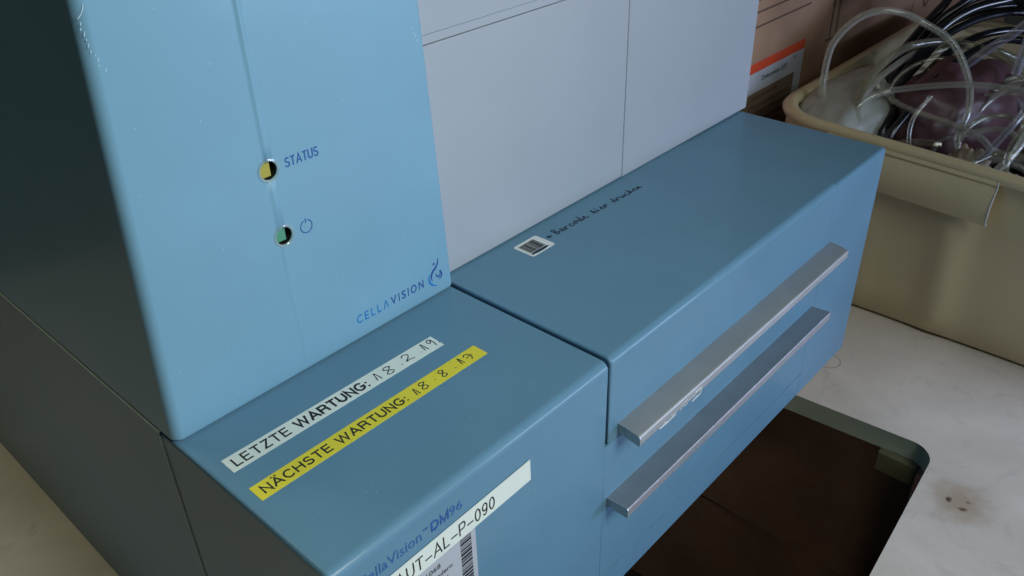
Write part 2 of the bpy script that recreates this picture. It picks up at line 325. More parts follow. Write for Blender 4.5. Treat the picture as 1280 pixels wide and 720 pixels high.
def caps(name, body, origin, frame, width, height, m, parent, weight=.12, rot=0.0, lift=.0003, gap=.15, thick=.00008, bold_words=()):
    adv = 0; glyphs = []
    wi = 0
    for ch in body:
        if ch == ' ': wi += 1
        w_, st = SANS['A' if ch == '\u00c4' else ch]
        wt = weight * (1.35 if wi in bold_words else 1)
        glyphs += [([(adv + a, b) for a, b in s_], wt) for s_ in st]
        if ch == '\u00c4': glyphs += [([(adv + a, b) for a, b in s_], wt) for s_ in SANS['"'][1]]
        adv += w_ + gap
    adv -= gap; sx, sy = width / adv, height; u, v, n = frame; c, s = math.cos(rot), math.sin(rot); O = Vector(origin); bm = bmesh.new()
    for gi, (pts, wt) in enumerate(glyphs):
        P = [Vector((a * sx, b * sy)) for a, b in pts]; h = wt * height / 2; closed = (P[0] - P[-1]).length < 1e-6; L_, R_ = [], []
        if closed: P = P[:-1]
        for i, p in enumerate(P):
            a = P[i - 1] if (i or closed) else None; b = P[(i + 1) % len(P)] if (i + 1 < len(P) or closed) else None
            d1 = (p - a).normalized() if a is not None else (b - p).normalized(); d2 = (b - p).normalized() if b is not None else d1
            t = (d1 + d2); t = t.normalized() if t.length > .05 else d1
            nn = Vector((-t.y, t.x)); k = h / max(.38, nn.dot(Vector((-d1.y, d1.x))))
            L_.append(p + nn * k); R_.append(p - nn * k)
        z0, z1 = lift - thick, lift + thick + gi * .000004
        def V(q, z): return bm.verts.new(O + u * (q.x * c - q.y * s) + v * (q.x * s + q.y * c) + n * z)
        LT = [V(q, z1) for q in L_]; RT = [V(q, z1) for q in R_]; LB = [V(q, z0) for q in L_]; RB = [V(q, z0) for q in R_]
        m_ = len(P) if closed else len(P) - 1
        for i in range(m_):
            j = (i + 1) % len(P)
            bm.faces.new((LT[i], RT[i], RT[j], LT[j])); bm.faces.new((LT[i], LT[j], LB[j], LB[i])); bm.faces.new((RT[i], RB[i], RB[j], RT[j]))
        if not closed: bm.faces.new((LT[0], LB[0], RB[0], RT[0])); bm.faces.new((LT[-1], RT[-1], RB[-1], LB[-1]))
    bmesh.ops.recalc_face_normals(bm, faces=bm.faces)
    return link(name, bm, m, parent, smooth=False)

# pen strokes of the handwriting, each letter on a 1 x 1 cell with the baseline at 0
HAND = {
 '1': [[(0.05, .1), (.35, 1.0), (.5, .05)]],
 '8': [[(.75, .8), (.45, 1.0), (.2, .75), (.5, .5), (.75, .2), (.4, 0), (.15, .2), (.5, .5), (.8, .85)]],
 '2': [[(.1, .75), (.35, 1.0), (.65, .8), (.5, .45), (.1, .1), (.4, .15), (.85, .05)]],
 '9': [[(.7, .85), (.4, 1.0), (.15, .75), (.4, .55), (.7, .85), (.75, .5), (.6, 0)]],
 '7': [[(.1, .75), (.4, .95), (.7, .8), (.75, .45), (.5, .0)], [(.2, .45), (.9, .6)]],
 '.': [[(.35, .15), (.42, .2)]],
 '<': [[(.9, .5), (.1, .5)], [(.4, .85), (.05, .5), (.45, .15)]],
 'B': [[(.15, 0), (.2, 1), (.75, .85), (.25, .5), (.85, .3), (.5, 0), (.1, .05)]],
 'a': [[(.75, .5), (.35, .55), (.15, .2), (.4, 0), (.7, .4), (.8, .05), (1.0, .1)]],
 'r': [[(.1, .5), (.25, .0), (.3, .35), (.6, .55), (.95, .35)]],
 'c': [[(.75, .5), (.35, .5), (.2, .15), (.6, 0), (1.0, .15)]],
 'o': [[(.6, .55), (.2, .35), (.35, 0), (.75, .2), (.6, .55), (1.0, .45)]],
 'd': [[(.6, .45), (.2, .35), (.3, .0), (.65, .25), (.75, 1.0), (.7, .1), (1.0, .1)]],
 'e': [[(.1, .2), (.65, .4), (.4, .55), (.2, .15), (.6, 0), (1.0, .15)]],
 'h': [[(.1, .1), (.4, 1.0), (.2, .05), (.45, .5), (.65, .05), (1.0, .1)]],
 'i': [[(.2, .5), (.4, .05), (.9, .15)], [(.4, .8), (.45, .84)]],
 'u': [[(.1, .5), (.2, .05), (.6, .1), (.7, .5), (.75, .05), (1.0, .1)]],
 'k': [[(.1, .1), (.4, 1.0), (.2, .0), (.65, .5), (.35, .3), (.95, .05)]],
 'n': [[(.05, .1), (.2, .5), (.25, .05), (.55, .5), (.65, .05), (1.0, .15)]],
}
def handwriting(name, items, origin, frame, m, parent, pen=0.0004, rot=0.0, lift=0.0003, seed=1):
    """items: (character, x, y, width, height) in metres from the origin"""
    rnd = random.Random(seed); u, v, n = frame; c, s = math.cos(rot), math.sin(rot); bm = bmesh.new()
    for ch, x, y, w_, h_ in items:
        for st in HAND[ch]:
            pts = []
            for a, b in st:
                a = x + a * w_ + rnd.uniform(-.03, .03) * w_; b = y + b * h_ + rnd.uniform(-.03, .03) * h_
                pts.append(Vector(origin) + u * (a * c - b * s) + v * (a * s + b * c) + n * lift)
            pp = spline(pts, 5); sweep(bm, pp, [pen * rnd.uniform(.75, 1.15) for _ in pp], 6, (n, .35))
    return link(name, bm, m, parent)
def row(word, x, w_, h_, y=0.0, gap=1.0, dy=0.0):
    out = []
    for ch in word:
        if ch != ' ': out.append((ch, x, y, w_ * (0.55 if ch in '.i' else 1), h_))
        x += w_ * gap * (0.8 if ch in ' i.' else 1); y += dy
    return out
def patch(name, x0, x1, y0, y1, frame, level, thick, m, parent, rot=0.0, r=0.0, pivot=None, pts=None):
    """thin sheet with real thickness lying on a face; level is the height of its underside"""
    if pts: poly = pts
    elif r:
        poly = []
        for cx, cy, a0 in ((x1 - r, y0 + r, -90), (x1 - r, y1 - r, 0), (x0 + r, y1 - r, 90), (x0 + r, y0 + r, 180)):
            for k in range(5): a = math.radians(a0 + k * 22.5); poly.append((cx + r * math.cos(a), cy + r * math.sin(a)))
    else: poly = [(x0, y0), (x1, y0), (x1, y1), (x0, y1)]
    u, v, n = frame; c, s = math.cos(rot), math.sin(rot); px, py = pivot or (x0, y0); bm = bmesh.new()
    def P(q, h): a, b = q[0] - px, q[1] - py; return u * (px + a * c - b * s) + v * (py + a * s + b * c) + n * h
    A = [bm.verts.new(P(q, level)) for q in poly]; B = [bm.verts.new(P(q, level + thick)) for q in poly]
    bm.faces.new(A[::-1]); bm.faces.new(B)
    for i in range(len(poly)): j = (i + 1) % len(poly); bm.faces.new((A[i], A[j], B[j], B[i]))
    bmesh.ops.recalc_face_normals(bm, faces=bm.faces)
    return link(name, bm, m, parent, smooth=False)

# ================================================================ SETTING
FZ = -1.03           # floor
bm = boxbm((-3, -3, FZ - .1), (4, 3, FZ)); link('floor', bm, M['floor'], smooth=False, kind='structure')

# ================================================================ DESK
TT = -0.3717         # table top
desk = thing('desk', 'worn white laminate desk with stained top and a rounded cut-out under the blue machine', 'desk', (0, 0, FZ))
def child_of(o, p):
    o.parent = p; o.matrix_parent_inverse = p.matrix_world.inverted(); return o
top = link('tabletop', boxbm((-1.3, -0.95, -.030), (2.1, 1.3, 0), .0012, 2), M['table']); top.location = (0, 0, TT)
# the cut-out: straight back edge, rounded near right corner, slightly skewed front edge
def arc(cx, cy, r, a0, a1, n=8):
    return [(cx + r * math.cos(math.radians(a0 + (a1 - a0) * k / n)), cy + r * math.sin(math.radians(a0 + (a1 - a0) * k / n))) for k in range(n + 1)]
hole = [(0.504, 0.082), (-0.62, 0.082), (-0.62, -0.212), (0.2736, -0.1632)] + arc(0.4880, -0.1190, 0.030, -88, -3) 
cut = link('cutter', prism(hole, 2, -.06, .02), M['edge']); cut.location = (0, 0, TT)
boolean_cut(top, [cut])
top.data.materials.clear(); top.data.materials.append(M['table']); top.data.materials.append(M['edge'])
for p in top.data.polygons:
    if abs(p.normal.z) < .3: p.material_index = 1
child_of(top, desk)
o = link('frame_bar', boxbm((0.506, -0.135, TT - .062), (0.530, -.083, TT - .0305), .002), M['bar'], desk); o.matrix_parent_inverse = desk.matrix_world.inverted()
o = link('side_panel', boxbm((0.497, -0.42, FZ + .001), (0.522, -.1365, TT - .0305), .001), M['pinkwood'], desk); o.matrix_parent_inverse = desk.matrix_world.inverted()
for x, y in ((-1.2, 1.15), (2.0, 1.15), (2.0, -.85), (-1.2, -.85)):
    o = link('leg', boxbm((x - .025, y - .025, FZ + .001), (x + .025, y + .025, TT - .031), .003), M['bar'], desk); o.matrix_parent_inverse = desk.matrix_world.inverted()

# ================================================================ CARDBOARD BOX UNDER THE DESK
def cardboard(name, label, a, b, m, rotz=0, flaps=False):
    cx, cy = (a[0] + b[0]) / 2, (a[1] + b[1]) / 2
    t = thing(name, label, 'box', (cx, cy, a[2])); t.rotation_euler.z = rotz
    sx, sy, h = (b[0] - a[0]) / 2, (b[1] - a[1]) / 2, b[2] - a[2]
    bm = bmesh.new()
    add_bm(bm, boxbm((-sx, -sy, 0), (sx, sy, h - .004), .003, 2))
    link('body', bm, m, t)
    for s in (-1, 1):
        bm = boxbm((-sx + .001, min(s * .0015, s * (sy - .001)), h - .0035), (sx - .001, max(s * .0015, s * (sy - .001)), h), .001, 1)
        link('top_flap', bm, m, t)
    return t
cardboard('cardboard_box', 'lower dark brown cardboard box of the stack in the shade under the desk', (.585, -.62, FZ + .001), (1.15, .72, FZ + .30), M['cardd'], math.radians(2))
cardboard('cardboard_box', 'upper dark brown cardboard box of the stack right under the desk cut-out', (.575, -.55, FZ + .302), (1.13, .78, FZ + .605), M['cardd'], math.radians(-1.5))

# ================================================================ THE ANALYSER
mach = thing('laboratory_analyser', 'blue and pale grey laboratory machine with tower, drawer and two metal handles on the desk', 'machine')
L_, W_, D1, D2, BK = -0.27, 0.5334, 0.1716, 0.1876, 0.86
H, PB = -0.2841, -0.3712
up_front = lambda e: all(v.co.z > -.001 for v in e.verts)
def rounded_front(name, x0, x1, y1, z0, z1, rad, m, left_r=.0012, right_r=.0012, bottom_r=.0012):
    """housing whose top-front edge is rounded with a given radius and whose side edges are eased"""
    pr = [(y1, z0), (y1, z1)] + [(rad - rad * math.sin(math.radians(a)), z1 - rad + rad * math.cos(math.radians(a))) for a in range(0, 91, 10)] + [(0, z0)]
    bm = prism(pr, 0, x0, x1)
    def isl(e, x): return all(abs(v.co.x - x) < 1e-6 for v in e.verts)
    for x, r in ((x0, left_r), (x1, right_r)):
        if r:
            ed = [e for e in bm.edges if isl(e, x)]
            bmesh.ops.bevel(bm, geom=ed, offset=r, segments=3, profile=.5, affect='EDGES', clamp_overlap=True)
    return link(name, bm, m, mach)
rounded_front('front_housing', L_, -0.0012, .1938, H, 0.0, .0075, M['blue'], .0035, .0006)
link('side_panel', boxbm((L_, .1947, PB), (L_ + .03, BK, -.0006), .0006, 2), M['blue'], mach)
link('seam_highlight', boxbm((L_ - .0008, .1936, H), (L_ + .01, .1945, -.004)), M['seam'], mach, smooth=False)  # added strips that draw the seam's bright line
link('seam_highlight', boxbm((L_ - .0002, .1946, -.0005), (L_ + .01, BK, .0001)), M['seam'], mach, smooth=False)
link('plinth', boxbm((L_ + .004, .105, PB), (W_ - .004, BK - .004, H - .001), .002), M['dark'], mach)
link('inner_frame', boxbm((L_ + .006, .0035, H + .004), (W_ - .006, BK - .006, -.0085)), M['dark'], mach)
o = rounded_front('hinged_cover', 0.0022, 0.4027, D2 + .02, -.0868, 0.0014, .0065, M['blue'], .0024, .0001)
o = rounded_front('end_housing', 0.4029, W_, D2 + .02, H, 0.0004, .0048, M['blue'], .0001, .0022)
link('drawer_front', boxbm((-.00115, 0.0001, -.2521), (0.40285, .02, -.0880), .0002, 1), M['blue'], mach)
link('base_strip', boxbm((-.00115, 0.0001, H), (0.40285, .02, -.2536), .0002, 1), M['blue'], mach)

# ---- the tower: lofted shell, narrowing upwards, with a shallow crease down its front
def tower_shell():
    bm = bmesh.new(); zs = [0.0008, .0016, .004, .03, .07, .11, .15, .19, .23, .27, .31, .36, .42, .50, .58]; rings = []
    def groove_depth(z): return -.00015 - .0011 * max(0, min(1, (z - .02) / .28)) ** 1.1
    for z in zs:
        ins = .0022 if z < .001 else (.0008 if z < .002 else 0)
        xl = L_ + .058 * z + ins; xr = -.0008 - .050 * z - ins; yf = D1 + ins
        gc = -.1580 + (.0018 if z < .05 else 0) - .0 * z; g = groove_depth(z); hw = .0027
        r = .0075; pts = []
        pts.append((xl, BK))
        for k in range(0, 9):
            a = math.radians(180 + k * 90 / 8); pts.append((xl + r + r * math.cos(a), yf + r + r * math.sin(a)))
        for x, d in ((-.20, 0), (gc - hw * 1.5, 0), (gc - hw, .00010), (gc - hw * .55, g * .75), (gc - hw * .1, g), (gc + hw * .45, g * .6), (gc + hw, .00010), (gc + hw * 1.5, 0), (-.09, 0)):
            pts.append((x, yf + d))
        r2 = .0022
        for k in range(0, 5):
            a = math.radians(270 + k * 90 / 4); pts.append((xr - r2 + r2 * math.cos(a), yf + r2 + r2 * math.sin(a)))
        pts.append((xr, BK))
        rings.append([bm.verts.new((x, y, z)) for x, y in pts])
    n = len(rings[0])
    for a, b in zip(rings, rings[1:]):
        for k in range(n): j = (k + 1) % n; bm.faces.new((a[k], a[j], b[j], b[k]))
    bm.faces.new(rings[0][::-1]); bm.faces.new(rings[-1])
    bmesh.ops.recalc_face_normals(bm, faces=bm.faces)
    return bm
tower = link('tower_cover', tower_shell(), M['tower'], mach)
def cyl(c, r, y0, y1, n=32):
    return prism([(c[0] + r * math.cos(2 * math.pi * k / n), c[1] + r * math.sin(2 * math.pi * k / n)) for k in range(n)], 1, y0, y1)
LAMPS = ((-.1585, .1685), (-.1562, .1180))
HR = .0066
cs = [link('cutter', cyl(c, HR, D1 - .02, D1 + .009), M['dark'], smooth=False) for c in LAMPS]
boolean_cut(tower, cs)
for (c, m1, m2, lab) in ((LAMPS[0], 'yled', 'yled2', 'yellow lamp lens beside the word STATUS'), (LAMPS[1], 'gled', 'gled2', 'green lamp lens beside the power symbol')):
    bm = bmesh.new(); n = 32                      # clear collar round the hole
    prof = [(HR - .0001, .0012), (HR - .0001, -.0004), (HR + .0006, -.0010), (HR + .0016, -.0008), (HR + .0022, .0003)]
    rr = [[bm.verts.new((c[0] + r * math.cos(2 * math.pi * k / n), D1 + y, c[1] + r * math.sin(2 * math.pi * k / n))) for k in range(n)] for r, y in prof]
    for a, b in zip(rr, rr[1:]):
        for k in range(n): bm.faces.new((a[k], a[(k + 1) % n], b[(k + 1) % n], b[k]))
    bmesh.ops.recalc_face_normals(bm, faces=bm.faces)
    lamp = link('lamp_collar', bm, M['tube'], mach)
    link('lamp_socket', cyl(c, HR + .0004, D1 + .0078, D1 + .012), M['black'], lamp)
    bs = bmesh.new(); sl = [[bs.verts.new((c[0] + r * math.cos(2 * math.pi * k / n), D1 + y, c[1] + r * math.sin(2 * math.pi * k / n))) for k in range(n)] for r, y in ((HR + .0002, .0004), (HR - .0002, .0004), (HR - .0002, .0079))]
    for a, b in zip(sl, sl[1:]):
        for k in range(n): bs.faces.new((a[k], a[(k + 1) % n], b[(k + 1) % n], b[k]))
    link('lamp_sleeve', bs, M['black'], lamp)
    bm = boxbm((c[0] - .0095, D1 + .0019, c[1] - (.0052 if m1 == 'yled' else .0046)), (c[0] + .0026, D1 + .0076, c[1] + .0088), .0005, 2)
    lens = link('lamp_lens', bm, [M[m1], M[m2]], lamp, label=lab)
    for p in lens.data.polygons:
        if p.normal.x > .4 or p.normal.z < -.4: p.material_index = 1
    if c is LAMPS[1]:
        lens.rotation_euler.y = 0
caps('status_lettering', 'STATUS', (-.1452, D1, .1660), FRONT, .0275, .0070, M['blueprint'], mach, weight=.15, lift=.0001)
bm = bmesh.new()
cx, cz = -.1372, .1178
ring = [Vector((cx + .0049 * math.sin(math.radians(a)), D1 - .0001, cz + .0049 * math.cos(math.radians(a)))) for a in range(18, 343, 12)]
sweep(bm, ring, .00045, 6, ((0, 1, 0), .3)); sweep(bm, [Vector((cx, D1 - .0001, cz + .0026)), Vector((cx, D1 - .0001, cz + .0062))], .00045, 6, ((0, 1, 0), .3))
link('power_symbol', bm, M['blueprint'], mach)
# word mark and emblem
LOGO = {'body': [(-0.0158, 0.0361), (-0.0167, 0.0316), (-0.0195, 0.0281), (-0.0231, 0.0255), (-0.0247, 0.0213), (-0.024, 0.017)], 'arc': [(-0.0257, 0.0249), (-0.0275, 0.0214), (-0.0267, 0.0167), (-0.0235, 0.0129), (-0.0191, 0.0105)], 'hook1': [(-0.0196, 0.0232), (-0.0185, 0.0198), (-0.0161, 0.0185), (-0.0143, 0.0204), (-0.0148, 0.0241)], 'hook2': [(-0.014, 0.0239), (-0.0125, 0.0199), (-0.0138, 0.0168), (-0.0168, 0.0161)]}
def stroke(bm, p2, r, taper=True):
    pts = spline([Vector((x, D1 - .0001, z)) for x, z in p2], 6); n = len(pts)
    sweep(bm, pts, [r * (.25 + .75 * math.sin(math.pi * (i + .6) / (n + .2))) for i in range(n)] if taper else r, 8, ((0, 1, 0), .12))
bm = bmesh.new(); stroke(bm, LOGO['body'], .0012); stroke(bm, LOGO['hook1'], .0008); stroke(bm, LOGO['hook2'], .0008)
pts = [Vector((-.0208, D1 - .0001, .0328 + d)) for d in (-.0012, 0, .0012)]; sweep(bm, pts, [.0006, .0013, .0006], 10, ((0, 1, 0), .12))
emb = link('emblem', bm, M['navyprint'], mach)
bm = bmesh.new(); stroke(bm, LOGO['arc'], .0011); link('emblem_arc', bm, M['cyanprint'], emb)
wm = [('C', 'cyanprint'), ('E', 'cyanprint'), ('L', 'cyanprint'), ('L', 'cyanprint'), ('\u039b', 'cyanprint'), ('V', 'navyprint'), ('I', 'navyprint'), ('S', 'navyprint'), ('I', 'navyprint'), ('O', 'navyprint'), ('N', 'navyprint')]
wid = {'I': .0009, 'C': .0056, 'O': .0066, 'S': .0044, 'N': .0055, 'V': .0060, '\u039b': .0058, 'E': .0042, 'L': .0040}
x = -.1062; tot = sum(wid[c] for c, _ in wm); gap = (.0722 - tot) / 10
word = None
for ch, m in wm:
    o = text('word_mark_letter', ch, (x, D1, .0158), FRONT, wid[ch], .0078, M[m], mach, bold=.012, lift=.0001); x += wid[ch] + gap

# chipped and scratched paint at the tower's edges
bm = bmesh.new()
SCR_MARKS = [(-.2511, .2860), (-.2518, .2833), (-.2507, .2807), (-.2505, .2774), (-.2504, .2744), (-.2500, .2710), (-.2482, .2684), (-.2474, .2658), (-.2478, .2628), (-.2448, .2596), (-.0215, .2319), (-.0203, .2285), (-.0192, .2260), (-.0178, .2228)]
SCR = [[(-.2470, .2955), (-.2479, .2931), (-.2496, .2906), (-.2518, .2887)]]
for (x, z) in SCR_MARKS: q_ = random.uniform(.4, 1.3); SCR.append([(x - .0004 * q_, z - .0012 * q_), (x + .0006 * q_, z + .0011 * q_)])
for st_ in SCR: sweep(bm, spline([Vector((x, D1 - .00005, z)) for x, z in st_], 4), .00027, 6, ((0, 1, 0), .3))
link('scratch_mark', bm, M['scratch'], mach, kind='stuff')

# ---- pale grey front panels above the base
UP = .62
link('panel_backing', boxbm((-.03, D2 + .004, .0012), (W_ + .009, BK - .01, UP)), M['white'], mach)
link('lower_front_panel', boxbm((-.03, D2, .0030), (.2736, D2 + .0035, .2106), .0004, 1), M['white'], mach)
link('middle_strip_panel', boxbm((-.03, D2 + .0003, .2113), (.2736, D2 + .0035, .2184), .0003, 1), M['white'], mach)
link('upper_front_panel', boxbm((-.03, D2 - .0002, .2187), (.2736, D2 + .0035, UP), .0004, 1), M['white'], mach)
link('right_front_panel', boxbm((.2743, D2 - .0003, .0022), (W_ + .0105, D2 + .0035, UP), .0006, 1), M['white'], mach)

# ---- handles
def handle(x0, x1, top, lipz, m, lip=.0225):
    """extruded grip: top is the (y, z) line of its upper face from the wall outwards, lipz the lip's underside"""
    pr = list(top) + [(-lip, top[-1][1] - .0012), (-lip, lipz + .0006), (-lip + .0020, lipz), (-lip + .0034, lipz + .0052), (0.001, top[0][1] - .0062)]
    bm = prism(pr, 0, x0, x1)
    o = link('handle', bm, m, mach, angle=35)
    for xx, d in ((x0, -1), (x1, 1)):
        a = xx - .0010 if d < 0 else xx; b = xx if d < 0 else xx + .0010
        pe = [(y, z + .0003) for y, z in top] + [(-lip - .0003, top[-1][1] - .0010), (-lip - .0003, lipz), (-lip + .0016, lipz - .0004), (.0006, top[0][1] - .0088)]
        link('end_cap', prism(pe, 0, a, b), M['alu2'], o, smooth=False)
    return o
hu = handle(.0165, .4110, [(.001, -.0722), (-.010, -.0728), (-.0203, -.0747), (-.0218, -.0756)], -.0842, M['alu_lit'])
hl = handle(.0055, .3950, [(.001, -.1500), (-.0205, -.1488), (-.0218, -.1492)], -.1590, M['alu'], .0225)
bm = bmesh.new()
def rs(pts, r=.0004):
    sweep(bm, [Vector(p) for p in pts], r, 6, ((0, 1, 0), .4))
rs([(.0950, -.0229, -.0868), (.1080, -.0229, -.0862), (.1100, -.0229, -.0800), (.0990, -.0229, -.0798)], .0007)
rs([(.0780, -.0229, -.0790), (.0870, -.0229, -.0792)]); rs([(.0770, -.0229, -.0848), (.0765, -.0229, -.0800)], .0005)
rs([(.0440, -.0229, -.0846), (.0560, -.0229, -.0850), (.0690, -.0229, -.0838)], .0006); rs([(.0500, -.0229, -.0815), (.0560, -.0229, -.0842)])
for i in range(14):
    q = random.uniform(.04, .11); z = random.uniform(-.085, -.080); rs([(q, -.0229, z), (q + random.uniform(.001, .004), -.0229, z + random.uniform(-.001, .001))], .0003)
link('adhesive_residue', bm, M['resid'], hu, kind='stuff')

# ---- label tapes
def tape(x0, x1, y0, y1, rot, m, level, frame):
    return patch('label_tape', x0, x1, y0, y1, frame, level, .00022, m, mach, rot=rot, pivot=(x0, y0))
r1 = math.radians(-.9)
tw = tape(-.2575, -.0660, .1182, .1346, r1, M['tapew'], .0, TOP)
caps('lettering', 'LETZTE WARTUNG:', (-.2530, .1215, 0), TOP, .1150, .0094, M['ink'], tw, weight=.135, rot=r1, bold_words=(1,))
handwriting('handwriting', [('1', 0, 0, .0080, .0100), ('8', .0085, .0, .0110, .0100), ('.', .0240, 0.001, .004, .008), ('2', .0290, .0015, .0105, .0095), ('.', .0445, .002, .004, .008), ('1', .0495, .001, .0062, .0105), ('9', .0560, .001, .0075, .0105), ('.', .0635, .001, .003, .008)],
            (-.1310, .1190, 0), TOP, M['pen'], tw, pen=.00050, rot=r1)
r2 = math.radians(-.5)
ty = tape(-.2595, -.0520, .0822, .0980, r2, M['tapey'], .0, TOP)
caps('lettering', 'N\u00c4CHSTE WARTUNG:', (-.2545, .0858, 0), TOP, .1240, .0082, M['ink'], ty, weight=.15, rot=r2)
handwriting('handwriting', [('1', 0, 0, .0065, .0085), ('8', .0060, .001, .0095, .0088), ('.', .0195, .002, .004, .008), ('8', .0265, 0.001, .0078, .0088), ('.', .0400, .001, .004, .008), ('1', .0480, .001, .0055, .0090), ('7', .0535, .001, .0090, .0085)],
            (-.1232, .0840, 0), TOP, M['pen'], ty, pen=.00050, rot=r2, seed=4)
r3 = math.radians(1.0)
tf = tape(-.3, -.0945, 0, 0, 0, M['tapew'], 0, FRONT) if False else patch('label_tape', -.2680, -.0945, -.0552, -.0350, FRONT, .0006, .00022, M['tapew'], mach, rot=r3, pivot=(-.268, -.0552))
caps('lettering', 'AUT-AL-P-090', (-.2250, 0, -.0508), FRONT, .0920, .0118, M['ink'], tf, weight=.095, rot=r3, lift=.0009)
# grey type label half hidden by the tape
gl = patch('type_label', -.2600, -.1530, -.1300, -.0480, FRONT, .0001, .0003, M['labelg'], mach)
bm = bmesh.new(); z = -.0550; rnd = random.Random(3)
while z > -.122:
    h = rnd.choice([.0006, .0009, .0014, .0022]); add_bm(bm, boxbm((-.1680, -.00056, z - h), (-.1575, -.00041, z))); z -= h + rnd.choice([.0006, .0008, .0012])
link('barcode', bm, M['ink'], gl, smooth=False)
for k, s in enumerate(('1068', 'Modern', 'XU 10X', 'SN 2410', '230V~', '50/60 Hz')):
    text('lettering', s, (-.2000 + .004 * (k % 2), 0, -.0640 - k * .0085), FRONT, .0032 * len(s), .0042, M['ink'], gl, lift=.0005)
text('lettering', 'CellaVision', (-.2520, 0, -.0262), FRONT, .0520, .0088, M['paleprint'], mach, lift=.0002)
text('lettering', '\u2122', (-.1985, 0, -.0205), FRONT, .0045, .0018, M['paleprint'], mach, lift=.0002)
caps('lettering', 'DM', (-.1915, 0, -.0262), FRONT, .0160, .0082, M['blueprint'], mach, weight=.18, lift=.0002)
text('lettering', '96', (-.1748, 0, -.0262), FRONT, .0118, .0082, M['paleprint'], mach, lift=.0002)
# barcode sticker and marker note on the hinged cover
CZ = .0014
st = patch('barcode_sticker', .0825, .1150, .1492, .1752, TOP, CZ, .0002, M['stick'], mach, r=.003)
bm = bmesh.new(); x = .0862; rnd = random.Random(9)
while x < .1060:
    d = rnd.choice([.0005, .0008, .0013]); add_bm(bm, boxbm((x, .1555, CZ + .00025), (x + d, .1715, CZ + .0004))); x += d + rnd.choice([.0004, .0007])
link('barcode', bm, M['ink'], st, smooth=False)
bm = bmesh.new()
sweep(bm, [Vector((.0850 + i * .0012, .1530 + random.uniform(-.0003, .0003), CZ + .0003)) for i in range(20)], [.0006 + .0014 * math.sin(math.pi * (i + .5) / 20) ** .5 for i in range(20)], 8, ((0, 0, 1), .1))
link('black_smudge', bm, M['marker'], st)
it = [('<', 0, 0, .0075, .006)] + row('Barcode', .0110, .0070, .0092, dy=0) + row('hier', .0685, .0066, .0085, dy=0) + row('drucken', .1000, .0072, .0085)
handwriting('marker_note', it, (.1190, .1600, CZ), TOP, M['marker'], mach, pen=.00078, rot=math.radians(-1.2), lift=.0001, seed=6)
